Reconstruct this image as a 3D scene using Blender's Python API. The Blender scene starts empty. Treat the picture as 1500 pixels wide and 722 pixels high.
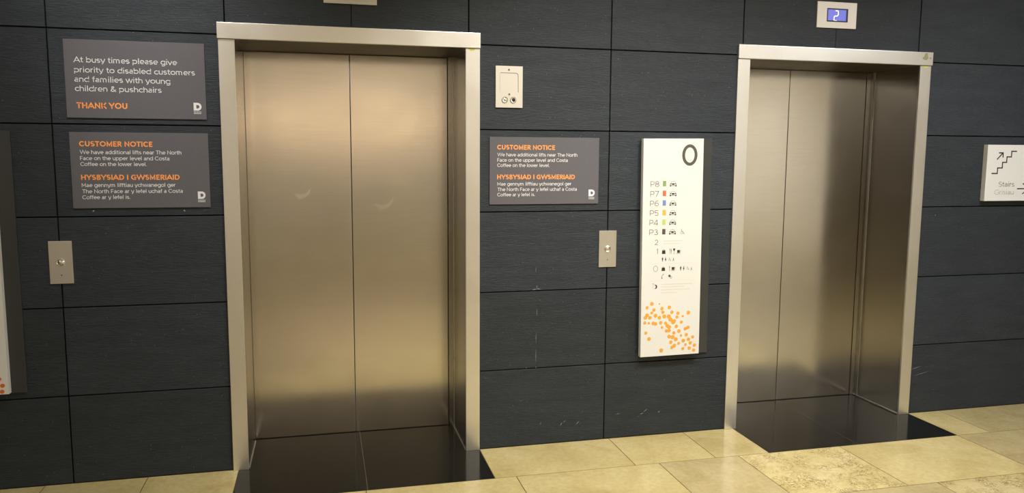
import bpy, bmesh, math, random
from mathutils import Vector, Matrix
random.seed(7)
C = bpy.context.scene.collection
SC = bpy.context.scene

# ------------------------------------------------------------------ camera
YAW, PITCH, ROLL = 0.2385, -0.1157, 0.0057
F_PX = 1147.93
cam = bpy.data.cameras.new('camera')
cam.sensor_fit = 'HORIZONTAL'; cam.sensor_width = 36.0
cam.lens = F_PX / 1500 * 36.0
cam.clip_start = 0.05; cam.clip_end = 100
co = bpy.data.objects.new('camera', cam); C.objects.link(co)
fw = Vector((math.sin(YAW)*math.cos(PITCH), math.cos(YAW)*math.cos(PITCH), math.sin(PITCH)))
rt = Vector((math.cos(YAW), -math.sin(YAW), 0)); up = rt.cross(fw)
r2 = rt*math.cos(ROLL) + up*math.sin(ROLL); u2 = -rt*math.sin(ROLL) + up*math.cos(ROLL)
M = Matrix((r2, u2, -fw)).transposed().to_4x4()
M.translation = Vector((0.4856, -4.0198, 1.5844))
co.matrix_world = M
SC.camera = co

# ------------------------------------------------------------------ exposure, world, lights
SC.view_settings.view_transform = 'Standard'
SC.view_settings.look = 'None'
SC.view_settings.exposure = 0.0
SC.view_settings.gamma = 1.0
SC.view_settings.use_curve_mapping = False
w = bpy.data.worlds.new('world'); SC.world = w; w.use_nodes = True
w.node_tree.nodes['Background'].inputs[0].default_value = (1, .93, .82, 1)
w.node_tree.nodes['Background'].inputs[1].default_value = 0.0

def area(name, loc, size, power, color, aim=None, size_y=None, spread=180):
    l = bpy.data.lights.new(name, 'AREA'); l.energy = power; l.color = color
    l.size = size; l.spread = math.radians(spread)
    if size_y: l.shape = 'RECTANGLE'; l.size_y = size_y
    o = bpy.data.objects.new(name, l); C.objects.link(o); o.location = loc
    if aim: o.rotation_euler = (Vector(aim) - Vector(loc)).to_track_quat('-Z', 'Y').to_euler()
    return o
CEIL = 3.3; YFRONT = -12.0
WARM = (1.0, .95, .85)
# ceiling downlights of the lobby and the mall behind, plus added fills
area('overhead_light', (1.6, -1.45, CEIL-.03), .4, 40, WARM, (1.8, -.6, 0), None, 105)
area('overhead_light', (2.75, -1.55, CEIL-.03), .4, 46, WARM, (2.5, -.8, 0), None, 120)
area('overhead_light', (4.5, -1.75, CEIL-.03), .4, 34, (.97, .98, 1), (4.3, -.4, .6), None, 105)
area('overhead_light', (-.25, -1.05, CEIL-.03), .3, 9, (1, .97, .92), (-.3, 0, 1.85), None, 75)  # fill added to lift the left notices
# unseen fills added to brighten the far walls mirrored in the doors
area('wall_fill', (1.2, -10.6, CEIL-.06), 5.0, 78, WARM, (1.2, YFRONT, 2.3), .25)
area('wall_fill', (7.3, -9.6, CEIL-.06), .25, 75, (1, .96, .89), (9.0, -9.8, 1.9), 4.0)
for lx, ly, pw in ((-3.0, -6.5, 55), (4.4, -6.3, 70), (-3.6, -10.3, 60), (5.8, -10.3, 85), (7.2, -9.2, 70)):  # last entry is a fill added to brighten the right wall
    area('overhead_light', (lx, ly, CEIL-.03), 1.2, pw, WARM, None, .6)

# ------------------------------------------------------------------ materials
def nodes(name):
    m = bpy.data.materials.new(name); m.use_nodes = True
    nt = m.node_tree; return m, nt, nt.nodes['Principled BSDF']
def flat(name, col, rough=.5, metal=0, spec=.5, emit=0, coat=0):
    m, nt, p = nodes(name)
    p.inputs['Base Color'].default_value = (*col, 1)
    p.inputs['Roughness'].default_value = rough; p.inputs['Metallic'].default_value = metal
    p.inputs['Specular IOR Level'].default_value = spec
    if coat: p.inputs['Coat Weight'].default_value = coat; p.inputs['Coat Roughness'].default_value = .1
    if emit:
        p.inputs['Emission Color'].default_value = (*col, 1); p.inputs['Emission Strength'].default_value = emit
    return m
def N(nt, t, **k):
    n = nt.nodes.new(t)
    for a, b in k.items():
        if a.startswith('i_'):
            n.inputs[a[2:].replace('_', ' ')].default_value = b
        else: setattr(n, a, b)
    return n
def ramp(nt, stops):
    r = nt.nodes.new('ShaderNodeValToRGB'); e = r.color_ramp.elements
    while len(e) > len(stops): e.remove(e[-1])
    while len(e) < len(stops): e.new(1)
    for el, (p, c) in zip(e, stops): el.position = p; el.color = (*c, 1) if len(c) == 3 else c
    return r
def coords(nt, scale=(1, 1, 1), rot=(0, 0, 0)):
    g = N(nt, 'ShaderNodeNewGeometry'); m = N(nt, 'ShaderNodeMapping')
    m.inputs['Scale'].default_value = scale; m.inputs['Rotation'].default_value = rot
    nt.links.new(g.outputs['Position'], m.inputs['Vector']); return m, g
def mix(nt, a, b, fac, mode='MIX'):
    n = nt.nodes.new('ShaderNodeMix'); n.data_type = 'RGBA'; n.blend_type = mode
    for sock, v in ((n.inputs[0], fac), (n.inputs[6], a), (n.inputs[7], b)):
        if hasattr(v, 'links'): nt.links.new(v, sock)
        else: sock.default_value = v if not isinstance(v, tuple) else (*v, 1)[:4]
    return n.outputs[2]

def slate_mat():
    m, nt, p = nodes('riven_slate')
    L = nt.links.new
    mp, g = coords(nt, (1.2, 1, 6))
    big = N(nt, 'ShaderNodeTexNoise', i_Scale=3.0, i_Detail=8, i_Roughness=.65); L(mp.outputs[0], big.inputs[0])
    mp2, _ = coords(nt, (6, 1, 38), (0, .12, 0))
    fine = N(nt, 'ShaderNodeTexNoise', i_Scale=4.0, i_Detail=6, i_Roughness=.7); L(mp2.outputs[0], fine.inputs[0])
    r = ramp(nt, [(.25, (.0112, .0158, .0222)), (.75, (.0240, .0312, .0392))]); L(big.outputs[0], r.inputs[0])
    r2 = ramp(nt, [(.3, (.68, .68, .68)), (.72, (1.4, 1.4, 1.4))]); L(fine.outputs[0], r2.inputs[0])
    c = mix(nt, r.outputs[0], r2.outputs[0], 1.0, 'MULTIPLY')
    # per slab shade
    rr = N(nt, 'ShaderNodeMapRange'); L(g.outputs['Random Per Island'], rr.inputs[0])
    rr.inputs[3].default_value = .86; rr.inputs[4].default_value = 1.12
    hsv = N(nt, 'ShaderNodeHueSaturation'); L(c, hsv.inputs['Color']); L(rr.outputs[0], hsv.inputs['Value'])
    # pale scuffs and chips
    mp3, _ = coords(nt, (9, 1, 30), (0, .35, 0))
    sc = N(nt, 'ShaderNodeTexNoise', i_Scale=2.6, i_Detail=5, i_Roughness=.62, i_Distortion=1.2); L(mp3.outputs[0], sc.inputs[0])
    rs = ramp(nt, [(.735, (0, 0, 0)), (.80, (.55, .55, .55))]); L(sc.outputs[0], rs.inputs[0])
    c2 = mix(nt, hsv.outputs[0], (.30, .31, .31), rs.outputs[0])
    mp4, _ = coords(nt, (30, 30, 30))
    vo = N(nt, 'ShaderNodeTexVoronoi', i_Scale=1.0); L(mp4.outputs[0], vo.inputs[0])
    rv = ramp(nt, [(.045, (.6, .6, .6)), (.06, (0, 0, 0))]); L(vo.outputs['Distance'], rv.inputs[0])
    c3 = mix(nt, c2, (.22, .23, .23), rv.outputs[0])
    L(c3, p.inputs['Base Color'])
    p.inputs['Roughness'].default_value = .58
    p.inputs['Specular IOR Level'].default_value = .4
    add = N(nt, 'ShaderNodeMath', operation='MULTIPLY_ADD'); L(big.outputs[0], add.inputs[0]); add.inputs[1].default_value = .6; L(fine.outputs[0], add.inputs[2])
    b = N(nt, 'ShaderNodeBump', i_Strength=.6, i_Distance=.007); L(add.outputs[0], b.inputs['Height']); L(b.outputs[0], p.inputs['Normal'])
    return m

def stone_mat(name, c0, c1, c2, fossil=False):
    m, nt, p = nodes(name); L = nt.links.new
    mp, g = coords(nt, (1, 1, 1))
    # offset the cloudiness per tile
    off = N(nt, 'ShaderNodeVectorMath', operation='MULTIPLY_ADD')
    L(g.outputs['Random Per Island'], off.inputs[0]); off.inputs[1].default_value = (17, 9, 0); L(mp.outputs[0], off.inputs[2])
    n1 = N(nt, 'ShaderNodeTexNoise', i_Scale=3.2, i_Detail=7, i_Roughness=.6, i_Distortion=.6); L(off.outputs[0], n1.inputs[0])
    r = ramp(nt, [(.3, c0), (.5, c1), (.72, c2)]); L(n1.outputs[0], r.inputs[0])
    c = r.outputs[0]
    n2 = N(nt, 'ShaderNodeTexNoise', i_Scale=38, i_Detail=4, i_Roughness=.7); L(off.outputs[0], n2.inputs[0])
    r2 = ramp(nt, [(.35, (.9, .88, .84)), (.65, (1.05, 1.05, 1.05))]); L(n2.outputs[0], r2.inputs[0])
    c = mix(nt, c, r2.outputs[0], 1.0, 'MULTIPLY')
    if fossil:
        wv = N(nt, 'ShaderNodeTexNoise', i_Scale=22, i_Detail=3, i_Roughness=.6, i_Distortion=2.6); L(off.outputs[0], wv.inputs[0])
        r3 = ramp(nt, [(.42, (0, 0, 0)), (.485, (1, 1, 1)), (.54, (0, 0, 0))]); L(wv.outputs[0], r3.inputs[0])
        msk = N(nt, 'ShaderNodeTexNoise', i_Scale=9, i_Detail=3); L(off.outputs[0], msk.inputs[0])
        rm = ramp(nt, [(.40, (0, 0, 0)), (.56, (.95, .95, .95))]); L(msk.outputs[0], rm.inputs[0])
        f = mix(nt, r3.outputs[0], rm.outputs[0], 1.0, 'MULTIPLY')
        c = mix(nt, c, (.19, .125, .04), f)
    rr = N(nt, 'ShaderNodeMapRange'); L(g.outputs['Random Per Island'], rr.inputs[0])
    rr.inputs[3].default_value = .93; rr.inputs[4].default_value = 1.06
    hsv = N(nt, 'ShaderNodeHueSaturation'); L(c, hsv.inputs['Color']); L(rr.outputs[0], hsv.inputs['Value'])
    L(hsv.outputs[0], p.inputs['Base Color'])
    rgh = ramp(nt, [(.3, (.13, .13, .13)), (.7, (.22, .22, .22))]); L(n1.outputs[0], rgh.inputs[0]); L(rgh.outputs[0], p.inputs['Roughness'])
    p.inputs['Specular IOR Level'].default_value = .5
    return m

def steel_mat(name, col, rough, streak=(2, 2, 220), bump=.02, vary=.06):
    m, nt, p = nodes(name); L = nt.links.new
    mp, g = coords(nt, streak)
    n = N(nt, 'ShaderNodeTexNoise', i_Scale=3, i_Detail=4, i_Roughness=.6); L(mp.outputs[0], n.inputs[0])
    r = ramp(nt, [(.3, tuple(c*(1-vary) for c in col)), (.7, tuple(min(1, c*(1+vary)) for c in col))]); L(n.outputs[0], r.inputs[0])
    mp2, _ = coords(nt, (1, 1, 1))
    n2 = N(nt, 'ShaderNodeTexNoise', i_Scale=3.5, i_Detail=4, i_Roughness=.6); L(mp2.outputs[0], n2.inputs[0])
    r2 = ramp(nt, [(.3, (rough*.9,)*3), (.7, (rough*1.12,)*3)]); L(n2.outputs[0], r2.inputs[0])
    L(r.outputs[0], p.inputs['Base Color']); L(r2.outputs[0], p.inputs['Roughness'])
    p.inputs['Metallic'].default_value = 1
    return m
def granite_mat():
    m, nt, p = nodes('black_granite'); L = nt.links.new
    mp, g = coords(nt, (1, 1, 1))
    n = N(nt, 'ShaderNodeTexNoise', i_Scale=160, i_Detail=3); L(mp.outputs[0], n.inputs[0])
    r = ramp(nt, [(.35, (.003, .003, .003)), (.7, (.012, .012, .011))]); L(n.outputs[0], r.inputs[0])
    L(r.outputs[0], p.inputs['Base Color'])
    n2 = N(nt, 'ShaderNodeTexNoise', i_Scale=6, i_Detail=5); L(mp.outputs[0], n2.inputs[0])
    r2 = ramp(nt, [(.3, (.09,)*3), (.7, (.15,)*3)]); L(n2.outputs[0], r2.inputs[0]); L(r2.outputs[0], p.inputs['Roughness'])
    p.inputs['Specular IOR Level'].default_value = .27
    return m
def speck_mat(name, col, rough, amt=.06, scale=400, spec=.3):
    m, nt, p = nodes(name); L = nt.links.new
    mp, g = coords(nt)
    n = N(nt, 'ShaderNodeTexNoise', i_Scale=scale, i_Detail=2); L(mp.outputs[0], n.inputs[0])
    r = ramp(nt, [(.3, tuple(c*(1-amt) for c in col)), (.7, tuple(c*(1+amt) for c in col))]); L(n.outputs[0], r.inputs[0])
    L(r.outputs[0], p.inputs['Base Color']); p.inputs['Roughness'].default_value = rough
    p.inputs['Specular IOR Level'].default_value = spec
    return m

MAT = dict(
    slate=slate_mat(),
    joint=flat('joint_black', (.004, .004, .005), .9, spec=.1),
    stone_a=stone_mat('limestone_gold', (.385, .31, .132), (.465, .385, .182), (.515, .44, .23)),
    stone_b=stone_mat('limestone_tan', (.325, .26, .125), (.39, .322, .165), (.45, .378, .21)),
    stone_f=stone_mat('limestone_fossil', (.44, .365, .165), (.515, .43, .215), (.555, .475, .265), True),
    grout=flat('floor_grout', (.085, .055, .018), .9, spec=.2),
    granite=granite_mat(),
    granite_grout=flat('granite_grout', (.10, .09, .07), .6),
    steel=steel_mat('brushed_door_steel', (.62, .595, .555), .18),
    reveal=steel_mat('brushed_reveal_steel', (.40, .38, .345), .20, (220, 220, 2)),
    soffit=steel_mat('shaded_soffit_steel', (.085, .075, .062), .42, (2, 220, 220)),  # shade under the header put into the base colour
    frame=steel_mat('satin_frame_steel', (.78, .775, .755), .37, (60, 60, 60), .01, .03),
    plate=steel_mat('satin_plate_steel', (.68, .66, .63), .36, (120, 120, 3), .01, .03),
    plate_pale=flat('pale_satin_plate', (.62, .585, .53), .5, .45),
    angle=steel_mat('floor_angle_aluminium', (.46, .44, .40), .40, (60, 60, 60), .01),
    chrome=flat('polished_chrome', (.85, .84, .80), .24, 1),
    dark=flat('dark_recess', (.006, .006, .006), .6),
    seam=flat('engraved_seam', (.16, .14, .12), .5, .6),
    notice=speck_mat('notice_grey_vinyl', (.108, .104, .119), .5, .10, 300, .35),
    white_ink=flat('pale_ink', (.74, .74, .76), .6),
    orange_ink=flat('orange_ink', (.92, .345, .085), .6),
    sign=flat('sign_white', (.665, .665, .645), .4, spec=.3),
    sign_side=flat('sign_edge_white', (.72, .70, .68), .45),
    backing=speck_mat('sign_backing_grey', (.030, .032, .032), .42, .05, 200, .5),
    ink=flat('sign_ink_black', (.020, .018, .014), .6),
    grey_ink=flat('sign_ink_grey', (.075, .068, .055), .6),
    thin_ink=flat('sign_ink_soft_grey', (.11, .10, .085), .6),
    pale_grey=flat('sign_ink_faint_grey', (.36, .345, .31), .6),
    faint=flat('sign_ink_ghost', (.58, .57, .52), .6),
    dot=flat('dot_amber', (.74, .335, .04), .5),
    dot_red=flat('dot_rust', (.62, .13, .030), .5),
    sw8=flat('swatch_green', (.19, .33, .12), .5), sw7=flat('swatch_red', (.62, .13, .055), .5),
    sw6=flat('swatch_blue', (.15, .24, .50), .5), sw5=flat('swatch_amber', (.82, .40, .055), .5),
    sw4=flat('swatch_lime', (.47, .52, .16), .5), sw3=flat('swatch_plum', (.085, .055, .060), .5),
    screen=flat('screen_blue', (.105, .115, .46), .3, emit=.9),
    digit=flat('screen_digit', (.85, .88, 1.0), .4, emit=.8),
    bezel=flat('screen_bezel', (.012, .010, .022), .35),
    lime=flat('sticker_lime', (.62, .66, .06), .6),
    olive=flat('sticker_residue', (.30, .28, .14), .8),
    white_tape=flat('tape_white', (.85, .84, .80), .6),
    smear=flat('pale_smear', (.55, .52, .45), .6),
    plaster=flat('cream_plaster', (.52, .48, .42), .8),
    chip=flat('slate_chip', (.30, .31, .31), .8), pale_mark=steel_mat('pale_mark_steel', (.70, .675, .635), .22),
    dark_panel=flat('dark_wall_panel', (.06, .055, .05), .6), pale_plaster=flat('pale_plaster', (.66, .64, .60), .8),
    ceil=flat('ceiling_paint', (.78, .75, .69), .9),
    shop=flat('lit_shop_window', (1.0, .74, .48), .5, emit=.9),
)

# ------------------------------------------------------------------ mesh builder
class MB:
    def __init__(s): s.bm = bmesh.new(); s.mi = 0
    def _new(s, faces):
        for f in faces: f.material_index = s.mi
    def box(s, x0, x1, y0, y1, z0, z1, bev=0, seg=1):
        x0, x1 = sorted((x0, x1)); y0, y1 = sorted((y0, y1)); z0, z1 = sorted((z0, z1))
        v = [s.bm.verts.new(p) for p in ((x0,y0,z0),(x1,y0,z0),(x1,y1,z0),(x0,y1,z0),(x0,y0,z1),(x1,y0,z1),(x1,y1,z1),(x0,y1,z1))]
        fs = [s.bm.faces.new([v[i] for i in q]) for q in ((0,3,2,1),(4,5,6,7),(0,1,5,4),(1,2,6,5),(2,3,7,6),(3,0,4,7))]
        s._new(fs)
        if bev:
            es = list({e for f in fs for e in f.edges})
            r = bmesh.ops.bevel(s.bm, geom=es, offset=bev, segments=seg, affect='EDGES', profile=.7)
            s._new(r['faces'])
    def prism(s, pts, y0, y1):
        """closed outline of (x, z) extruded from y0 (front, towards the viewer) to y1"""
        a = sum(p[0]*q[1]-q[0]*p[1] for p, q in zip(pts, pts[1:]+pts[:1]))
        if a < 0: pts = pts[::-1]
        f = [s.bm.verts.new((x, y0, z)) for x, z in pts]; b = [s.bm.verts.new((x, y1, z)) for x, z in pts]
        n = len(pts); fs = [s.bm.faces.new(f), s.bm.faces.new(b[::-1])]
        for i in range(n):
            j = (i+1) % n; fs.append(s.bm.faces.new((f[j], f[i], b[i], b[j])))
        s._new(fs)
    def prism_z(s, pts, z0, z1):
        a = sum(p[0]*q[1]-q[0]*p[1] for p, q in zip(pts, pts[1:]+pts[:1]))
        if a < 0: pts = pts[::-1]
        b = [s.bm.verts.new((x, y, z0)) for x, y in pts]; t = [s.bm.verts.new((x, y, z1)) for x, y in pts]
        n = len(pts); fs = [s.bm.faces.new(t), s.bm.faces.new(b[::-1])]
        for i in range(n):
            j = (i+1) % n; fs.append(s.bm.faces.new((b[i], b[j], t[j], t[i])))
        s._new(fs)
    def disc(s, x, z, rx, y0, y1, rz=None, n=28):
        rz = rz or rx
        s.prism([(x+rx*math.cos(2*math.pi*i/n), z+rz*math.sin(2*math.pi*i/n)) for i in range(n)], y0, y1)
    def ring(s, x, z, rx, rz, ix, iz, y0, y1, n=40):
        P = []
        for rr in ((rx, rz, y0), (ix, iz, y0), (ix, iz, y1), (rx, rz, y1)):
            P.append([s.bm.verts.new((x+rr[0]*math.cos(2*math.pi*i/n), rr[2], z+rr[1]*math.sin(2*math.pi*i/n))) for i in range(n)])
        fs = []
        for k in range(4):
            A, B = P[k], P[(k+1) % 4]
            for i in range(n):
                j = (i+1) % n; fs.append(s.bm.faces.new((A[i], A[j], B[j], B[i])))
        s._new(fs)
    def stroke(s, pts, wd, y0, y1):
        """a pen line of width wd along (x, z) points, mitred"""
        P = [Vector(p) for p in pts]; L, R = [], []
        for i, p in enumerate(P):
            d0 = (P[i]-P[i-1]).normalized() if i else (P[1]-P[0]).normalized()
            d1 = (P[i+1]-P[i]).normalized() if i < len(P)-1 else d0
            n0 = Vector((-d0.y, d0.x)); n1 = Vector((-d1.y, d1.x)); m = (n0+n1)
            m = m.normalized() if m.length > 1e-6 else n0
            k = wd/2/max(.45, m.dot(n0)); L.append(tuple(p+m*k)); R.append(tuple(p-m*k))
        s.prism(L+R[::-1], y0, y1)
    def lathe(s, x, z, prof, n=32):
        """profile of (radius, y) spun about an axis along y through (x, z)"""
        rings = []
        for r, y in prof:
            rings.append([s.bm.verts.new((x+max(r, 1e-5)*math.cos(2*math.pi*i/n), y, z+max(r, 1e-5)*math.sin(2*math.pi*i/n))) for i in range(n)])
        fs = []
        for a, b in zip(rings, rings[1:]):
            for i in range(n):
                j = (i+1) % n; fs.append(s.bm.faces.new((a[i], a[j], b[j], b[i])))
        fs.append(s.bm.faces.new(rings[0])); fs.append(s.bm.faces.new(rings[-1][::-1])); s._new(fs)
    def text(s, st, x0, x1, zb, cap, y0, wt=.12, th=.0008):
        """a line of lettering from x0 to x1 on the base line zb; wt = pen width as a share of the capital height"""
        pen, lines = 0, []
        for c in st:
            adv, st_ = glyph(c, wt); lines += [[(pen+px, pz) for px, pz in l] for l in st_]; pen += adv
        lo = min(p[0] for l in lines for p in l)-wt/2; hi = max(p[0] for l in lines for p in l)+wt/2; k = (x1-x0)/(hi-lo)
        for l in lines: s.stroke([(x0+(px-lo)*k, zb+pz*cap) for px, pz in l], wt*cap, y0, y0+th)
    def build(s, name, mats, parent=None, smooth=False):
        bmesh.ops.recalc_face_normals(s.bm, faces=s.bm.faces[:])
        if parent is not None: bmesh.ops.translate(s.bm, verts=s.bm.verts[:], vec=-world_of(parent))
        me = bpy.data.meshes.new(name); s.bm.to_mesh(me); s.bm.free()
        for m in (mats if isinstance(mats, (list, tuple)) else [mats]): me.materials.append(MAT[m])
        if smooth:
            for p in me.polygons: p.use_smooth = True
            me.set_sharp_from_angle(angle=math.radians(35))
        o = bpy.data.objects.new(name, me); C.objects.link(o)
        if parent is not None: o.parent = parent
        return o
# ------------------------------------------------------------------ geometric monoline lettering
def _arc(cx, cz, rx, rz, a0, a1, n=None):
    n = n or max(6, int(abs(a1-a0)/15))
    return [(cx+rx*math.cos(math.radians(a0+(a1-a0)*i/n)), cz+rz*math.sin(math.radians(a0+(a1-a0)*i/n))) for i in range(n+1)]
def glyph(c, w):
    """advance width and pen lines of one character; capitals are 1 high"""
    h = w/2; X = .73; T = 1-h; r = X/2-h; R = .5-h
    def ell(x0, x1, z0, z1): return _arc((x0+x1)/2, (z0+z1)/2, (x1-x0)/2-h, (z1-z0)/2-h, 0, 360, 24)
    def S(x, wd, z0, z1):
        q = (z1-z0-w)/4; cx = x+wd/2; rx = wd/2-h
        return _arc(cx, z1-h-q, rx, q, 35, 270) + _arc(cx, z0+h+q, rx*1.05, q, 90, -145)[1:]
    b = .74                                        # bowl width
    G = {
    'a': (.66, [_arc(.33, X-.24, .25-h, .24-h, 150, 0) + [(.58-h, X-.26), (.58-h, 0)], ell(.04, .58, 0, .44)]),
    'b': (.80, [[(h+.05, 0), (h+.05, 1.02)], ell(.05, .76, 0, X)]),
    'c': (.66, [_arc(.40, X/2, .36-h, r, 45, 315)]),
    'd': (.80, [[(.75-h, 0), (.75-h, 1.02)], ell(.04, .75, 0, X)]),
    'e': (.74, [[(.04+h, X/2), (.72-h, X/2)] + _arc(.38, X/2, .34-h, r, 0, 315)]),
    'f': (.42, [[(.14+h, 0), (.14+h, .80)] + _arc(.36, .80, .22-h, .22-h, 180, 85), [(.02, X-h), (.40, X-h)]]),
    'g': (.80, [ell(.04, .75, 0, X), [(.75-h, X), (.75-h, -.02)] + _arc(.41, -.04, .34-h, .24-h, 0, -140)]),
    'h': (.72, [[(.06+h, 0), (.06+h, 1.02)], _arc(.36, X-.30, .30-h, .30-h, 175, 0) + [(.66-h, 0)]]),
    'i': (.30, [[(.15, 0), (.15, X)], [(.15, .90), (.15, 1.04)]]),
    'l': (.30, [[(.15, 0), (.15, 1.02)]]),
    'm': (1.14, [[(.06+h, 0), (.06+h, X)], _arc(.32, X-.26, .26-h, .26-h, 175, 0) + [(.58-h, 0)], _arc(.32+.52-w, X-.26, .26-h, .26-h, 180, 0) + [(1.10-w-h, 0)]]),
    'n': (.72, [[(.06+h, 0), (.06+h, X)], _arc(.36, X-.30, .30-h, .30-h, 175, 0) + [(.66-h, 0)]]),
    'o': (.78, [ell(.03, .76, 0, X)]),
    'p': (.80, [[(h+.05, -.25), (h+.05, X)], ell(.05, .76, 0, X)]),
    'r': (.46, [[(.06+h, 0), (.06+h, X)], _arc(.40, X-.32, .34-h, .32-h, 175, 92)]),
    's': (.60, [S(.04, .52, 0, X)]),
    't': (.46, [[(.14+h, .94), (.14+h, .20)] + _arc(.36, .21, .22-h, .21-h, 180, 290), [(.02, X-h), (.42, X-h)]]),
    'u': (.72, [[(.06+h, X)] + _arc(.36, .30, .30-h, .30-h, 180, 360), [(.66-h, X), (.66-h, 0)]]),
    'v': (.70, [[(.04, X), (.35, h*.6), (.66, X)]]),
    'w': (1.02, [[(.03, X), (.28, h*.6), (.51, X), (.74, h*.6), (.99, X)]]),
    'y': (.70, [[(.04, X), (.36, 0)], [(.66, X), (.34, -.10)] + _arc(.20, -.09, .14, .15-h, -10, -110)]),
    'A': (.96, [[(.03, 0), (.48, T), (.93, 0)], [(.20, .30), (.76, .30)]]),
    'B': (.78, [[(.08+h, 0), (.08+h, 1)], [(.08+h, T), (.44, T)] + _arc(.44, .77, .23-h, .23-h, 90, -90)[1:] + [(.08+h, .54)], [(.08+h, .53), (.46, .53)] + _arc(.46, .28, .28-h, .28-h, 90, -90)[1:] + [(.08+h, h)]]),
    'C': (.92, [_arc(.52, .5, .48-h, R, 42, 318)]),
    'D': (.94, [[(.08+h, 0), (.08+h, 1)], [(.08+h, T), (.42, T)] + _arc(.42, .5, .47-h, R, 90, -90)[1:] + [(.08+h, h)]]),
    'E': (.72, [[(.66, T), (.08+h, T), (.08+h, h), (.67, h)], [(.08+h, .51), (.60, .51)]]),
    'F': (.70, [[(.66, T), (.08+h, T), (.08+h, 0)], [(.08+h, .47), (.60, .47)]]),
    'G': (1.0, [_arc(.53, .5, .49-h, R, 48, 318) + [(.92-h, .16), (.92-h, .46), (.55, .46)]]),
    'H': (.94, [[(.08+h, 0), (.08+h, 1)], [(.86-h, 0), (.86-h, 1)], [(.08+h, .5), (.86-h, .5)]]),
    'I': (.34, [[(.17, 0), (.17, 1)]]),
    'K': (.86, [[(.08+h, 0), (.08+h, 1)], [(.80, 1), (.08+w, .38)], [(.34, .58), (.83, 0)]]),
    'M': (1.06, [[(.08+h, 0), (.08+h, 1-h), (.53, .30-.9*max(0, w-.1)), (.98-h, 1-h), (.98-h, 0)]]),
    'N': (.96, [[(.08+h, 0), (.08+h, 1-h), (.88-h, h), (.88-h, 1)]]),
    'O': (1.08, [ell(.04, 1.04, 0, 1)]),
    'P': (.76, [[(.08+h, 0), (.08+h, 1)], [(.08+h, T), (.44, T)] + _arc(.44, .68, .28-h, .32-h, 90, -90)[1:] + [(.08+h, .36+h)]]),
    'R': (.80, [[(.08+h, 0), (.08+h, 1)], [(.08+h, T), (.44, T)] + _arc(.44, .69, .29-h, .31-h, 90, -90)[1:] + [(.08+h, .38+h)], [(.44, .40), (.73, 0)]]),
    'S': (.76, [S(.05, .66, 0, 1)]),
    'T': (.76, [[(.02, T), (.74, T)], [(.38, 0), (.38, T)]]),
    'U': (.92, [[(.08+h, 1), (.08+h, .38)] + _arc(.46, .38, .38-h, .38-h, 180, 360) + [(.84-h, 1)]]),
    'W': (1.36, [[(.03, 1), (.36, h), (.68, 1-h*.5), (1.00, h), (1.33, 1)]]),
    'Y': (.86, [[(.03, 1), (.43, .42), (.83, 1)], [(.43, 0), (.43, .45)]]),
    '&': (.86, [[(.80, 0), (.22, .66)] + _arc(.38, .80, .19-h, .20-h, 200, -30) + [(.20, .42)] + _arc(.32, .24, .27-h, .24-h, 130, 290) + [(.60, .10), (.78, .42)]]),
    '.': (.28, [[(.14, 0), (.14, max(w*1.15, .12))]]),
    '1': (.40, [[(.02, .82), (.30-h, T), (.30-h, 0)]]),
    '2': (.70, [_arc(.34, .68, .30-h, .32-h, 165, -35) + [(.06, h), (.66, h)]]),
    '3': (.70, [_arc(.32, .755, .26-h, .245-h, 150, -90), _arc(.33, .27, .31-h, .27-h, 90, -150)]),
    '4': (.78, [[(.58, 0), (.58, T), (.52, T), (.04, .25), (.74, .25)]]),
    '5': (.70, [[(.60, T), (.14, T), (.10, .56)] + _arc(.33, .32, .31-h, .31-h, 115, -140)]),
    '6': (.74, [[(.58, T)] + _arc(.42, .36, .38-h, .64-h, 95, 180), ell(.04, .70, 0, .64)]),
    '7': (.70, [[(.03, T), (.64, T), (.24, 0)]]),
    '8': (.74, [ell(.08, .66, .52-h, 1), ell(.04, .70, 0, .52+h)]),
    ' ': (.36, [])}
    return G[c]
def world_of(o):
    v = Vector((0, 0, 0))
    while o: v += o.location; o = o.parent
    return v
def thing(name, label, cat, loc, group=None):
    o = bpy.data.objects.new(name, None); C.objects.link(o); o.location = loc; o.empty_display_size = .05
    o['label'] = label; o['category'] = cat
    if group: o['group'] = group
    return o
def struct(name, mb, mats):
    o = mb.build(name, mats); o['kind'] = 'structure'; return o
def copy_thing(src, name_loc, label):
    r = src.copy(); C.objects.link(r); r.location = name_loc; r['label'] = label
    for ch in src.children:
        c = ch.copy(); C.objects.link(c); c.parent = r
        for g in ch.children:
            d = g.copy(); C.objects.link(d); d.parent = c
    return r

# ------------------------------------------------------------------ the setting
HB, HT, D = 2.125, 2.2, .42                       # opening height, frame top, recess depth
LIFTS = [dict(o0=.0254, i0=.099, i1=1.2124, o1=1.286, jl=.099, jr=1.1865, c=.6484),
         dict(o0=2.7436, i0=2.8172, i1=3.9306, o1=4.0042, jl=2.8172, jr=3.9028, c=3.3497)]
COURSE = [0, .4327, .8602, 1.2881, 1.7165, 2.1455, 2.5745, 3.0035, CEIL]
XL, XR, YF = -5.0, 9.0, -12.0

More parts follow.
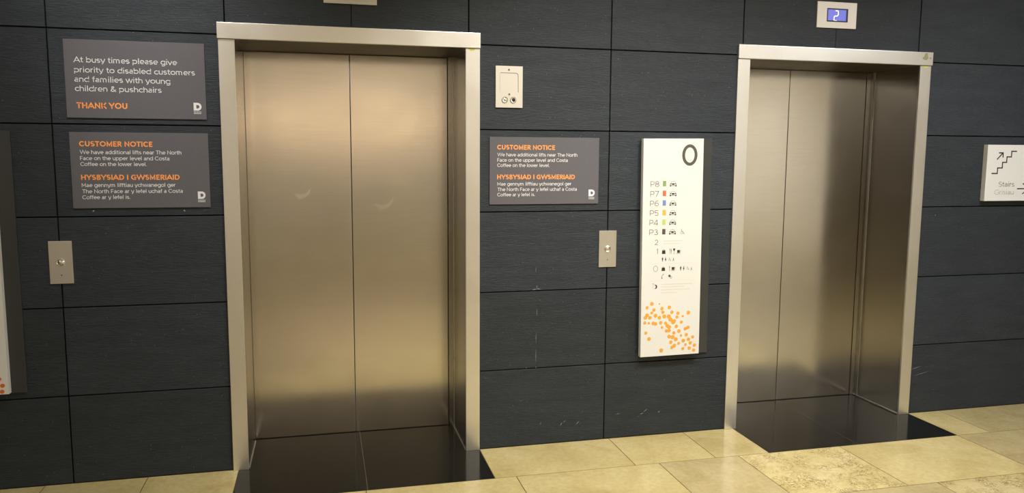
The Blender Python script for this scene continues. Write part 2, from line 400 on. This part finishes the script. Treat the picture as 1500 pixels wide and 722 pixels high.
mb = MB()                                         # slate cladding
g = .0030
sects = [([-4.562, -3.791, -3.020, -2.249, -1.478, -.707, .089], XL), ([1.2224, 2.0, 2.8072], None), ([3.9406, 4.98, 5.55, 6.325, 7.1, 7.875, 8.65, XR], None)]
for k in range(5):
    for js, first in sects:
        e = ([first] if first is not None else []) + js
        for a, b in zip(e, e[1:]):
            mb.box(a+g, b-g, 0, .018, COURSE[k]+g, COURSE[k+1]-g, .0012)
up = [XL, -4.562, -3.791, -3.020, -2.249, -1.478, -.707, .056, .6455, 1.23, 2.0, 2.775, 3.359, 3.92, 4.98, 5.55, 6.325, 7.1, 7.875, 8.65, XR]
for k in range(5, 8):
    for a, b in zip(up, up[1:]):
        h = g if abs(a-.6455) > .01 and abs(a-3.359) > .01 else .0009
        mb.box(a+h, b-(.0009 if (abs(b-.6455) < .01 or abs(b-3.359) < .01) else g), 0, .018, COURSE[k]+g, COURSE[k+1]-g, .0012)
mb.mi = 1                                         # what shows in the joints, and the wall's thickness
for a, b in ((XL, .089), (1.2224, 2.8072), (3.9406, XR)): mb.box(a, b, .0125, .50, 0, 2.14)
mb.box(XL, XR, .0125, .50, 2.14, CEIL)
for l in LIFTS: mb.box(l['i0']-.01, l['i1']+.01, .475, .50, 0, 2.14)
mb.mi = 2                                         # pale chips and old fixing marks in the slate face
def chip(x, z, l, wd, a):
    c, q = math.cos(math.radians(a)), math.sin(math.radians(a))
    mb.prism([(x-l*c, z-l*q), (x+wd*q*.6, z-wd*c*.6), (x+l*c, z+l*q), (x-wd*q, z+wd*c)], -.0004, .0004)
for x, z, l, wd, a in ((1.589, .868, .012, .002, 10), (1.612, .870, .012, .002, -8), (1.603, .882, .010, .0015, 88), (1.596, .975, .016, .0008, 86), (1.604, .740, .022, .0008, 91), (1.600, .60, .034, .0009, 90), (1.600, .50, .045, .0010, 90),
                       (1.601, .437, .007, .0014, 88), (1.547, .437, .006, .001, 80), (2.228, .131, .012, .0018, 12), (2.250, .148, .016, .0014, 35), (2.332, .133, .008, .002, 40), (2.083, .140, .014, .0010, 8),
                       (1.749, .106, .012, .0016, 55), (1.768, .120, .010, .0014, 40), (1.845, .106, .014, .0016, 45), (1.631, .119, .008, .0012, 80), (4.114, 1.238, .005, .002, 50), (4.045, .288, .040, .0012, 15), (4.09, .250, .050, .0010, 12),
                       (-.553, 1.315, .0055, .004, 30), (-.156, 1.312, .0055, .004, -40)):
    chip(x, z, l, wd, a)
struct('wall_back', mb, ['slate', 'joint', 'chip'])

mb = MB()                                         # limestone floor
ROWS = [0, -.395, -.925, -1.32, -1.85, -2.245, -2.775, -3.17, -3.7]
while ROWS[-1] > YF: ROWS.append(ROWS[-1] - (.53 if len(ROWS) % 2 == 0 else .395))
fixed = {0: [-1.6, -.83, -.375, .05, None, 1.2885, 2.03, 2.485, 2.80, None, 4.01, 4.24, 4.87],
         1: [-1.35, -.58, -.1, .66, 1.396, 2.16, 2.615, 3.23, 4.008, 4.47, 5.1],
         2: [-.9, -.2, .42, 1.15, 1.82, 2.6, 3.394, 3.9, 4.6]}
gg = .0020
special = {(1, 2.615): 2, (2, 3.394): 2, (1, 2.16): 1, (1, 4.008): 1, (0, 4.24): 1, (0, 4.01): 0, (0, 4.87): 1, (1, 3.23): 0, (1, 1.396): 0, (0, 1.2885): 0, (0, 2.03): 0, (0, 2.485): 0, (2, 2.6): 1}
rnd = random.Random(3)
for r in range(len(ROWS)-1):
    e = list(fixed.get(r, [-1.2]))
    while e[0] > XL: e.insert(0, e[0]-rnd.choice((.455, .615, .77)))
    while e[-1] < XR: e.append(e[-1]+rnd.choice((.455, .615, .77)))
    for a, b in zip(e, e[1:]):
        if a is None or b is None: continue
        mb.mi = special.get((r, a), rnd.choice((0, 0, 0, 1, 1, 2)) if r > 0 else 0)
        mb.box(a+gg, b-gg, ROWS[r+1]+gg, ROWS[r]-gg, -.02, 0)
mb.mi = 3
mb.box(XL-1, XR+1, YF-.5, .5, -.08, -.0008)
struct('floor', mb, ['stone_a', 'stone_b', 'stone_f', 'grout'])

for i, (l, x0, x1, xj) in enumerate(((LIFTS[0], .05, 1.2885, .6690), (LIFTS[1], 2.80, 4.01, 3.3540)), 1):
    mb = MB()                                     # black granite let into the floor before each lift
    a, b, y = l['i0'], l['i1'], ROWS[1]+gg
    mb.prism_z([(x0+gg, y), (xj-.001, y), (xj-.001, .47), (a, .47), (a, -.0005), (x0+gg, -.0005)], -.001, .0006)
    mb.prism_z([(x1-gg, y), (xj+.001, y), (xj+.001, .47), (b, .47), (b, -.0005), (x1-gg, -.0005)], -.001, .0006)
    mb.mi = 1; mb.box(xj-.004, xj+.004, y, .46, -.0011, .0001)
    struct('trim_%d' % i, mb, ['granite', 'granite_grout'])

mb = MB(); mb.box(XL, XR, YF, .5, CEIL, CEIL+.1); struct('ceiling', mb, 'ceil')
mb = MB(); mb.box(XL-.2, XL, YF, .5, 0, CEIL); struct('wall_left', mb, 'dark_panel')
mb = MB(); mb.box(XR, XR+.2, YF, .5, 0, CEIL); struct('wall_right', mb, 'pale_plaster')
mb = MB(); mb.box(XL, XR, YF-.2, YF, 0, CEIL); struct('wall_front', mb, 'plaster')
mb = MB(); mb.box(-.9, 2.9, YF+.002, YF+.03, 1.95, 2.6); struct('window_1', mb, 'shop')

# ------------------------------------------------------------------ lift entrances
def lift(l, label, residue):
    t = thing('lift_entrance', label, 'lift', ((l['o0']+l['o1'])/2, 0, 0), 'lift entrances in the slate wall')
    m = MB(); m.box(l['o0']-.003, l['o1']+.001, -.022, -.0005, HB, HT, .0015, 2); m.build('header', 'frame', t)
    for a, b in ((l['o0'], l['i0']), (l['i1'], l['o1'])):
        m = MB(); m.box(a, b, -.012, -.0005, .0008, HB-.0015, .0012, 2); m.build('post', 'frame', t)
    for a, b in ((l['i0']-.0095, l['i0']), (l['i1'], l['i1']+.0095)):
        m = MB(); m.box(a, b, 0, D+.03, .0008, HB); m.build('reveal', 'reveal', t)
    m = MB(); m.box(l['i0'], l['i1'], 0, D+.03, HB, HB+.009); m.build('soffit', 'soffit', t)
    # the jamb return beside the right-hand leaf
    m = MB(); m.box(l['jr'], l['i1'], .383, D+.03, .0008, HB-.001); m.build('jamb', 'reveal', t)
    m = MB(); m.box(l['i1']-.0012, l['i1'], .374, .3815, .001, HB-.002); m.build('jamb_seal', 'frame', t)
    # two sliding leaves, the central gap and the gap above
    for a, b in ((l['i0']+.001, l['c']-.0022), (l['c']+.0022, l['jr']-.0025)):
        m = MB(); m.box(a, b, D, D+.028, .0035, HB-.0025, .0012, 2)
        m.build('door_leaf', 'steel', t)
    if not residue:                               # two pale marks on the leaves
        for x, z, k in ((.392, 1.352, 1), (.835, 1.290, 1.15)):
            m = MB(); m.prism([(x-.060*k, z+.020), (x-.044*k, z+.006), (x-.028*k, z-.014*k), (x+.004*k, z-.004), (x+.026*k, z+.012*k), (x+.040*k, z+.052*k), (x+.014*k, z+.022*k), (x-.012*k, z+.012), (x-.036*k, z+.018)], D-.0003, D+.0003)
            s = m.build('pale_mark', 'pale_mark', t); s['label'] = 'pale mark on the door'
    m = MB(); m.box(l['i0'], l['i1'], D+.034, D+.044, .001, HB); m.build('gap_backing', 'dark', t)  # black sheet added to give the gap between the leaves its darkness
    # bright angle where the reveals meet the floor
    for a, b in ((l['i0'], l['i0']+.004), (l['i1']-.004, l['i1'])):
        m = MB(); m.box(a, b, 0, .382, .0008, .010, .0015); m.build('floor_angle', 'angle', t)
    cx = l['o1']-.04
    m = MB(); m.prism([(cx-.018, HB-.003), (cx+.014, HB-.003), (cx+.010, HB-.011), (cx-.004, HB-.014), (cx-.014, HB-.010)], -.0128, -.0122)
    s = m.build('tape_mark', 'lime', t); s['label'] = 'lime green tape mark'
    m = MB()
    if residue:
        m.mi = 0
        m.prism([(cx-.034, HT-.036), (cx-.022, HT-.024), (cx-.014, HT-.006), (cx+.002, HT-.004), (cx+.001, HT-.020), (cx+.007, HT-.034), (cx-.005, HT-.046), (cx-.020, HT-.044)], -.0228, -.0222)
        m.disc(cx+.022, HT-.034, .006, -.0228, -.0222, .004)
        s = m.build('sticker_residue', 'olive', t)
    else:
        m.prism([(cx-.012, HB+.003), (cx+.036, HB+.003), (cx+.036, HB+.012), (cx-.010, HB+.011)], -.0228, -.0222)
        s = m.build('sticker_residue', 'white_tape', t)
    return t
lift(LIFTS[0], 'stainless steel lift entrance with closed doors between the two customer notices', False)
lift(LIFTS[1], 'stainless steel lift entrance with closed doors right of the white floor directory', True)

# ------------------------------------------------------------------ grey notices
YN = -.006
def logo(m, x0, x1, z0, z1, y0, y1):
    w, h = x1-x0, z1-z0
    def dshape(a, b, c, d, n=12):
        p = [(a, c), (a, d)]; r = (d-c)/2; cx = b-r*.95
        p += [(cx+r*.95*math.sin(math.pi*i/n), (c+d)/2+r*math.cos(math.pi*i/n)) for i in range(n+1)]
        return p
    o = dshape(x0, x1, z0, z1); i = dshape(x0+.34*w, x1-.27*w, z0+.28*h, z1-.28*h)
    n = len(o); V = {}
    for nm, pts in (('o', o), ('i', i)):
        for yy in (y0, y1): V[nm, yy] = [m.bm.verts.new((x, yy, z)) for x, z in pts]
    fs = []
    for A, B in ((V['o', y0], V['i', y0]), (V['i', y0], V['i', y1]), (V['i', y1], V['o', y1]), (V['o', y1], V['o', y0])):
        for k in range(n):
            j = (k+1) % n; fs.append(m.bm.faces.new((A[k], A[j], B[j], B[k])))
    m._new(fs)
def small_lines(m, x0, x1, z0, z1, n, y):
    for k in range(n):
        z = z1-(z1-z0)*(k+.5)/n; h = (z1-z0)/n*.45; x = x0
        while x < x1-.002:
            e = min(x1, x+rnd.choice((.003, .005, .008))); m.box(x, e, y-.0006, y, z-h/2, z+h/2); x = e+.0012
def notice(label, x0, x1, z0, z1, head, body, logo_at, lines_at, group=None):
    t = thing('notice_sign', label, 'notice', ((x0+x1)/2, 0, (z0+z1)/2), group)
    m = MB(); m.box(x0, x1, YN, -.0005, z0, z1, .0008); m.build('panel', 'notice', t)
    for s, a, b, z, cap in head:
        m = MB(); m.text(s, a, b, z, cap, YN-.0009, .20); m.build('heading', 'orange_ink', t)
    for para in body:
        m = MB()
        for s, a, b, z, cap in para: m.text(s, a, b, z, cap, YN-.0009, .118)
        m.build('paragraph', 'white_ink', t)
    m = MB(); logo(m, *logo_at, YN-.0009, YN-.0001); small_lines(m, *lines_at, 3, YN-.0003); m.build('logo', 'white_ink', t)
    return t
notice('grey notice starting At busy times, upper one left of the first lift', -.6405, -.038, 1.745, 2.0985,
       [('THANK YOU', -.601, -.3835, 1.7884, .0268)],
       [[('At busy times please give', -.601, -.160, 1.9956, .0250), ('priority to disabled customers', -.600, -.083, 1.9505, .0250),
         ('and families with young', -.601, -.1925, 1.9080, .0250), ('children & pushchairs', -.601, -.2325, 1.8660, .0250)]],
       (-.0945, -.0594, 1.7865, 1.8235), (-.0945, -.061, 1.770, 1.7835))
cl = notice('grey customer notice directly below the At busy times notice', -.6370, -.0360, 1.3280, 1.6800,
       [('CUSTOMER NOTICE', -.597, -.2805, 1.6147, .0242), ('HYSBYSIAD I GWSMERIAID', -.5965, -.170, 1.4603, .0242)],
       [[('We have additional lifts near The North', -.596, -.158, 1.5796, .0180), ('Face on the upper level and Costa', -.596, -.212, 1.5517, .0180),
         ('Coffee on the lower level.', -.596, -.313, 1.5245, .0180)],
        [('Mae gennym lifftiau ychwanegol ger', -.5955, -.189, 1.4271, .0180), ('The North Face ar y lefel uchaf a Costa', -.5955, -.159, 1.3983, .0180),
         ('Coffee ar y lefel is.', -.5955, -.391, 1.3708, .0180)]],
       (-.0915, -.0570, 1.3682, 1.4040), (-.0915, -.0580, 1.3518, 1.3648), 'customer notices')
copy_thing(cl, (1.6395, 0, 1.5038), 'grey customer notice on the slate between the two lifts, under the key switch plate')

# ------------------------------------------------------------------ call button plates, key switch plate
def call_plate(x, z, label):
    t = thing('call_button', label, 'lift button', (x, 0, z), 'lift call buttons')
    m = MB(); m.box(x-.05, x+.05, -.006, -.0005, z-.1, z+.1, .001, 2); m.build('plate', 'plate', t)
    bz = z+.001
    m = MB(); m.lathe(x-.001, bz, [(.0175, -.0055), (.0175, -.0105), (.0155, -.0115), (.0135, -.0105), (.0135, -.0055)]); b = m.build('button_ring', 'chrome', t, True)
    m = MB(); m.lathe(x-.001, bz, [(.0130, -.0055), (.0130, -.0095), (.0085, -.0122), (.003, -.0128)]); m.build('button', 'chrome', b, True)
    m = MB(); m.lathe(x, z-.060, [(.0028, -.0056), (.0028, -.0066), (.0012, -.0068)], 14); m.build('pinhole', 'dark', t, True)
    return t
c1 = call_plate(-.7025, 1.0765, 'steel call button plate on the slate below the left customer notice')
copy_thing(c1, (2.0, 0, 1.0795), 'steel call button plate beside the white floor directory')

t = thing('key_switch_plate', 'small rectangular steel key switch plate above the right customer notice', 'switch', (1.441, 0, 1.936))
m = MB(); m.box(1.3695, 1.5130, -.008, -.0005, 1.8305, 2.0422, .001, 2); m.build('plate', 'plate_pale', t)
m = MB(); m.stroke([(1.395, 2.0070), (1.478, 2.0070), (1.4845, 2.0045), (1.4885, 1.998), (1.4895, 1.909)], .0028, -.0084, -.0078)
m.stroke([(1.395, 2.0070), (1.3915, 1.9995), (1.3915, 1.909)], .0007, -.0084, -.0078); m.build('engraved_seam', 'seam', t)
m = MB(); m.lathe(1.4395, 2.0232, [(.0055, -.0078), (.0055, -.0088), (.002, -.0090)], 16); m.build('screw', 'seam', t, True)
m = MB(); m.lathe(1.4418, 1.8985, [(.0055, -.0078), (.0055, -.0088), (.002, -.0090)], 16); m.build('screw', 'seam', t, True)
for x, core in ((1.4185, 'chrome'), (1.4635, 'dark')):
    m = MB(); m.lathe(x, 1.8702, [(.0160, -.0075), (.0160, -.0120), (.0140, -.0135), (.0095, -.0130), (.0095, -.0085)]); k = m.build('key_lock', 'chrome', t, True)
    m = MB(); m.lathe(x, 1.8702, [(.0092, -.0078), (.0092, -.0110), (.0070, -.0122)])
    q = m.build('lock_core', core, k, True)
    m = MB(); m.box(x-.0009, x+.0009, -.0128, -.0115, 1.8702-.005, 1.8702+.005); m.build('keyhole', 'dark', k)

# ------------------------------------------------------------------ floor indicators above the lifts
def indicator(x, label):
    z = 2.386
    t = thing('floor_indicator', label, 'display', (x, 0, z), 'floor indicators above the lifts')
    m = MB(); m.box(x-.1275, x+.1275, -.008, -.0005, z-.072, z+.072, .001, 2); m.build('faceplate', 'plate_pale', t)
    m = MB(); a, b, c, d = x-.0640, x+.0690, z-.0365, z+.0365
    m.box(a, b, -.0115, -.0075, d-.0065, d); m.box(a, b, -.0115, -.0075, c, c+.0055); m.box(a, a+.003, -.0115, -.0075, c, d); m.box(b-.0105, b, -.0115, -.0075, c, d)
    m.build('bezel', 'bezel', t)
    m = MB(); m.box(a+.003, b-.0105, -.0095, -.0075, c+.0055, d-.0065); s = m.build('screen', 'screen', t)
    m = MB(); q = lambda u, v: (x-.022+u*.029, z-.031+v*.055)
    m.stroke([q(.35, 1), q(.86, 1), q(1.0, .88), q(.97, .60), q(.78, .47), q(.30, .47), q(.10, .38), q(.04, .12), q(.2, 0), q(.72, 0)], .0052, -.0103, -.0094); m.build('digit', 'digit', s)
    return t
il = indicator(.6427, 'floor indicator above the left lift, mostly cut off by the photo edge')
copy_thing(il, (3.3540, 0, 2.386), 'floor indicator with blue screen showing 2 above the right lift')

# ------------------------------------------------------------------ floor directory
def directory_base(cx, label, dz=0):
    t = thing('floor_directory', label, 'sign', (cx, 0, 1.0755), 'white floor directories on the slate wall')
    m = MB(); m.box(cx-.12, cx+.243, -.010, -.0005, .4665, 1.6825, .001); p = m.build('backing_panel', 'backing', t)
    m = MB(); m.box(cx-.1775, cx+.1775, -.040, -.010, .4715, 1.6805, .0012, 2); m.build('face_panel', 'sign', t)
    return t
CX = 2.365; YD = -.0402; YE = -.0398
TILT = .0100
t = directory_base(CX, 'tall white floor directory with amber dots beside the right lift')
def L(x, z):                                      # into the panel's own upright frame
    dx, dz = x-CX, z-1.0755; c, s = math.cos(TILT), math.sin(TILT)
    return CX+dx*c+dz*s, 1.0755-dx*s+dz*c
def ltext(m, s, x0, x1, z, cap, wt): a = L(x0, z); b = L(x1, z); m.text(s, a[0], b[0], (a[1]+b[1])/2, cap, -.0405, wt, .0006)
m = MB(); p = L(2.4552, 1.592); m.ring(p[0], p[1], .0455, .0585, .0285, .0415, -.0406, YE, 48); m.build('large_floor_number', 'grey_ink', t)
LV = [('P8', 1.4187, '8'), ('P7', 1.3653, '7'), ('P6', 1.3127, '6'), ('P5', 1.2599, '5'), ('P4', 1.2075, '4'), ('P3', 1.1544, '3')]
def car(x, z, w=.0400, h=.0285):
    m = MB(); q = lambda u, v: L(x+u*w, z+v*h)
    m.stroke([q(.15, .52), q(.24, .86), q(.33, .95), q(.67, .95), q(.76, .86), q(.85, .52)], .0013, -.0405, YE)
    m.prism([q(.27, .60), q(.73, .60), q(.66, .30), q(.34, .30)], -.0405, YE)
    m.prism([q(.02, .52), q(.16, .62), q(.24, .60), q(.20, .40), q(.05, .38)], -.0405, YE)
    m.prism([q(.98, .52), q(.84, .62), q(.76, .60), q(.80, .40), q(.95, .38)], -.0405, YE)
    m.prism([q(0, .36), q(.10, .26), q(.30, .20), q(.30, .12), q(.17, .10), q(.17, 0), q(0, 0)], -.0405, YE)
    m.prism([q(1, .36), q(.90, .26), q(.70, .20), q(.70, .12), q(.83, .10), q(.83, 0), q(1, 0)], -.0405, YE)
    m.prism([q(.30, .20), q(.70, .20), q(.70, .12), q(.30, .12)], -.0405, YE)
    return m.build('car_icon', 'ink', t)
for i, (s, z, k) in enumerate(LV):
    m = MB(); ltext(m, s, 2.2275, 2.2793, z, .0300, .092); m.build('level_number', 'thin_ink', t)
    xs = 2.3003+.0007*i
    m = MB(); m.prism([L(xs, z+.0022), L(xs+.0193, z+.0022), L(xs+.0193, z+.0322), L(xs, z+.0322)], -.0405, YE); m.build('colour_swatch', 'sw'+k, t)
    car(2.3416+.0007*i, z+.0015)
for s, x0, x1, z, cap in (('2', 2.2618, 2.2825, 1.0986, .029), ('1', 2.2734, 2.281, 1.0491, .028)):
    m = MB(); ltext(m, s, x0, x1, z, cap, .092); m.build('level_number', 'thin_ink', t)
m = MB(); p = L(2.2708, .9664); m.ring(p[0], p[1], .0135, .0165, .0116, .0146, -.0405, YE, 32); m.build('level_number', 'thin_ink', t)
def bag(x, z, w, h):
    m = MB(); q = lambda u, v: L(x+u*w, z+v*h)
    m.prism([q(0, 0), q(1, 0), q(.92, .82), q(.08, .82)], -.0405, YE)
    m.stroke([q(.30, .80), q(.34, .97), q(.5, 1.04), q(.66, .97), q(.70, .80)], .0011, -.0405, YE); m.build('shopping_bag_icon', 'ink', t)
def cutlery(x, z, h, n=2):
    m = MB(); q = lambda u, v: L(x+u, z+v*h)
    m.stroke([q(.002, 0), q(.002, 1)], .0017, -.0405, YE)
    if n == 2:
        m.stroke([q(.0095, 0), q(.0095, 1)], .0017, -.0405, YE); m.prism([q(.0087, .45), q(.0118, .45), q(.0118, .8), q(.0095, 1)], -.0405, YE)
    m.stroke([q(0, .62), q(0, 1)], .0007, -.0405, YE); m.stroke([q(.004, .62), q(.004, 1)], .0007, -.0405, YE); m.build('cutlery_icon', 'thin_ink', t)
def glass(x, z, w, h):
    m = MB(); q = lambda u, v: L(x+u*w, z+v*h)
    m.prism([q(0, 1), q(1, 1), q(1, .82), q(.78, .60), q(.56, .52), q(.44, .52), q(.22, .60), q(0, .82)], -.0405, YE)
    m.stroke([q(.5, .55), q(.5, .04)], .0012, -.0405, YE); m.stroke([q(.2, .02), q(.8, .02)], .0012, -.0405, YE); m.build('glass_icon', 'ink', t)
def cup(x, z, w, h):
    m = MB(); q = lambda u, v: L(x+u*w, z+v*h)
    m.prism([q(.18, .22), q(.76, .22), q(.78, 1), q(.16, 1)], -.0405, YE)
    m.stroke([q(.77, .9), q(.95, .85), q(.95, .52), q(.77, .44)], .0011, -.0405, YE)
    m.stroke([q(0, .06), q(.95, .06)], .0014, -.0405, YE); m.build('cup_icon', 'ink', t)
def man(x, z, h, skirt):
    m = MB(); q = lambda u, v: L(x+u*h, z+v*h)
    c = q(.16, .91); m.disc(c[0], c[1], .0019, -.0405, YE, n=14)
    if skirt: m.prism([q(.10, .78), q(.22, .78), q(.33, .32), q(.22, .32), q(.20, 0), q(.12, 0), q(.10, .32), q(-.01, .32)], -.0405, YE)
    else: m.prism([q(.02, .80), q(.30, .80), q(.32, .42), q(.25, .42), q(.23, 0), q(.09, 0), q(.07, .42), q(0, .42)], -.0405, YE)
    m.build('woman_icon' if skirt else 'man_icon', 'ink', t)
def wheelchair(x, z, w, h, mat='thin_ink', k=1.0):
    m = MB(); q = lambda u, v: L(x+u*w, z+v*h)
    c = q(.42, .32); n = 20
    m.stroke([(c[0]+.0080*k*math.cos(a), c[1]+.0080*k*math.sin(a)) for a in [math.radians(140+d*14) for d in range(16)]], .0012*k, -.0405, YE)
    m.stroke([q(.38, .80), q(.42, .42), q(.72, .42), q(.86, .08), q(1, .10)], .0021*k, -.0405, YE)
    m.stroke([q(.40, .62), q(.66, .60)], .0013*k, -.0405, YE)
    c = q(.37, .93); m.disc(c[0], c[1], .0020*k, -.0405, YE, n=14); m.build('wheelchair_icon', mat, t)
def baby(x, z, w, h):
    m = MB(); q = lambda u, v: L(x+u*w, z+v*h)
    c = q(.5, .9); m.disc(c[0], c[1], .0016, -.0405, YE, n=12)
    m.prism([q(.30, .75), q(.70, .75), q(.72, .35), q(.28, .35)], -.0405, YE)
    m.stroke([q(.3, .38), q(.05, .08), q(.45, .02)], .0011, -.0405, YE); m.stroke([q(.7, .38), q(.95, .08), q(.55, .02)], .0011, -.0405, YE); m.build('baby_icon', 'thin_ink', t)
wheelchair(2.4077, 1.1560, .031, .0275)
bag(2.3055, 1.0483, .0218, .0242); cutlery(2.3518, 1.0480, .028); glass(2.3723, 1.0480, .0121, .029); cup(2.3922, 1.0475, .0273, .0203)
man(2.3062, 1.0061, .0251, False); man(2.3246, 1.0056, .0251, True); wheelchair(2.3424, 1.0070, .0202, .0230, 'grey_ink', .62); baby(2.3702, 1.0070, .0108, .0183)
bag(2.3061, .9532, .0213, .0232); cutlery(2.3520, .9520, .0275, 1); cup(2.3622, .9526, .0278, .0205)
man(2.4168, .9526, .0253, False); man(2.4356, .9521, .0253, True); wheelchair(2.4536, .9542, .0194, .0224, 'grey_ink', .62); baby(2.4812, .9534, .0099, .0157)
m = MB(); q = lambda u, v: L(2.3068+u*.0150, .9097+v*.0271)
m.stroke([q(.15, .08), q(.08, .30), q(.25, .60), q(.62, .86), q(.90, .95)], .0019, -.0405, YE); m.prism([q(0, 0), q(.42, .02), q(.42, .18), q(0, .22)], -.0405, YE); m.stroke([q(.6, .98), q(.95, .86)], .0015, -.0405, YE); m.build('telephone_icon', 'ink', t)
m = MB(); c = L(2.3545, .9245); m.disc(c[0], c[1], .0068, -.0405, YE, .0068, 20); c = L(2.3640, .9160); m.ring(c[0], c[1], .0062, .0066, .0044, .0048, -.0405, YE, 20); m.build('coins_icon', 'grey_ink', t)
m = MB(); c = L(2.2705, .8655)
def arc(r, a0, a1, n=14): return [(c[0]+r*math.cos(math.radians(a0+(a1-a0)*i/n)), c[1]+r*math.sin(math.radians(a0+(a1-a0)*i/n))) for i in range(n+1)]
m.prism(arc(.0125, -75, 80)+[(x-.0055, z) for x, z in arc(.0100, 80, -75)], -.0405, YE); m.build('notice_icon', 'ink', t)
m = MB(); m.stroke([L(2.2519, .8823), L(2.2640, .8815)], .0035, -.0403, YE); m.stroke(arc(.0135, 100, 270), .0011, -.0403, YE); m.build('notice_icon', 'pale_grey', t)
m = MB()                                          # hair rules and lines of print too pale to read
for x0, x1, z, w in ((2.2367, 2.5041, .9940, .0012), (2.2394, 2.5075, .8990, .0012), (2.2300, 2.3300, 1.4105, .0012), (2.2980, 2.4800, 1.3560, .0018), (2.2300, 2.3900, 1.3040, .0018),
                      (2.3119, 2.4308, 1.1198, .0045), (2.3119, 2.4150, 1.1050, .0035), (2.3049, 2.4966, .8776, .0050), (2.3053, 2.4452, .8632, .0045), (2.3058, 2.4804, .8472, .0045), (2.3063, 2.4004, .8306, .0045)):
    m.stroke([L(x0, z), L(x1, z)], w, -.0403, YE)
m.build('faint_print', 'faint', t)
DOTS = [(2.2538,.7705,.011),(2.299,.7682,.0047),(2.226,.7498,.0091),(2.2673,.7347,.0098),(2.2541,.7189,.0086),(2.3153,.7411,.0099),(2.3595,.7461,.0105),(2.3213,.72,.0099),(2.376,.7177,.0099),(2.4129,.7105,.01),(2.4076,.6892,.0088),(2.4765,.7118,.0107),(2.2271,.7072,.011),(2.2174,.6936,.0104),(2.2447,.6924,.0104),(2.2777,.7022,.0111),(2.3013,.6905,.0105),(2.331,.6965,.0116),(2.3575,.6948,.0116),(2.3682,.6774,.0123),(2.3855,.6624,.0129),(2.3914,.6667,.0106),(2.4426,.6922,.0065),(2.2147,.6645,.0092),(2.2391,.6617,.0069),(2.2653,.6594,.0104),(2.2797,.6559,.0098),(2.31,.6608,.0098),(2.3394,.6577,.0093),(2.3501,.6425,.0105),(2.3623,.634,.0112),(2.3185,.6338,.0076),(2.3462,.6132,.0093),(2.3618,.6136,.0099),(2.4051,.6366,.01),(2.4352,.6596,.0088),(2.4217,.6085,.0107),(2.4608,.6203,.01),(2.477,.6275,.01),(2.2222,.6068,.0086),(2.2421,.5725,.0105),(2.3912,.5997,.0093),(2.3634,.58,.0106),(2.3847,.5761,.0117),(2.4044,.5626,.0113),(2.4353,.5822,.0071),(2.468,.5857,.0095),(2.507,.5712,.0089),(2.4818,.5587,.0101),(2.4941,.5374,.0101),(2.4509,.5528,.0107),(2.3741,.5471,.01),(2.4228,.5383,.0082),(2.4645,.5292,.0077),(2.5203,.5234,.0102),(2.3971,.5265,.0106),(2.3823,.517,.0094),(2.4488,.5066,.0088),(2.4884,.5073,.0102),(2.5165,.4943,.0095),(2.3182,.5039,.0112)]
m = MB()
for k, (x, z, r) in enumerate(DOTS):
    c = L(x, z); m.disc(c[0], c[1], r, -.0403-.00001*k, YE, n=22)
m.build('dot_pattern', 'dot', t)
t.rotation_euler = (0, -TILT, 0)

t2 = directory_base(-1.1205, 'white floor directory with rust red dots, cut by the left edge of the photo')
m = MB(); rr = random.Random(5)
for x, z in ((-.9675, .5135), (-.9710, .4852), (-.9800, .545), (-1.00, .50), (-1.02, .53), (-1.05, .50), (-1.03, .57), (-1.07, .56), (-1.10, .60), (-1.08, .63), (-1.14, .62), (-1.13, .66), (-1.18, .67), (-1.21, .65), (-1.20, .70), (-1.24, .69), (-1.25, .74), (-1.22, .77), (-1.17, .74), (-1.12, .70)):
    m.disc(x, z, .0100, -.0406, YE, .0095, 22)
m.build('dot_pattern', 'dot_red', t2)

# ------------------------------------------------------------------ stairs sign
x0, x1, z0, z1 = 4.4325, 4.7800, 1.3230, 1.6655
t = thing('stairs_sign', 'white stairs sign with black step icon, at the right edge of the photo', 'sign', ((x0+x1)/2, 0, (z0+z1)/2))
m = MB(); m.box(x0, x1, -.032, -.0005, z0, z1, .0012, 2); m.build('panel', 'sign', t)
m = MB(); m.stroke([(4.4722, 1.4912), (4.5142, 1.4912), (4.5142, 1.5250), (4.5480, 1.5250), (4.5480, 1.5591), (4.5778, 1.5591), (4.5778, 1.5925), (4.6106, 1.5925), (4.6106, 1.6268), (4.6492, 1.6268)], .0072, -.0326, -.0318); m.build('stairs_icon', 'ink', t)
m = MB(); m.stroke([(4.5045, 1.5762), (4.5455, 1.6160)], .0068, -.0326, -.0318); m.stroke([(4.5160, 1.6165), (4.5470, 1.6170), (4.5478, 1.5880)], .0072, -.0327, -.0318); m.build('arrow_icon', 'ink', t)
m = MB(); m.text('Stairs', 4.5310, 4.6490, 1.4105, .0300, -.0326, .095, .0006); m.build('lettering', 'thin_ink', t)
m = MB(); m.text('Grisiau', 4.5050, 4.6477, 1.3615, .0300, -.0326, .095, .0006); s = m.build('lettering', 'pale_grey', t); s['label'] = 'pale grey Welsh lettering'
m = MB(); m.stroke([(4.6716, 1.3974), (4.7560, 1.3974)], .0068, -.0326, -.0318); m.stroke([(4.7130, 1.4300), (4.7590, 1.3974), (4.7130, 1.3650)], .0066, -.0327, -.0318); m.build('arrow_icon', 'ink', t)
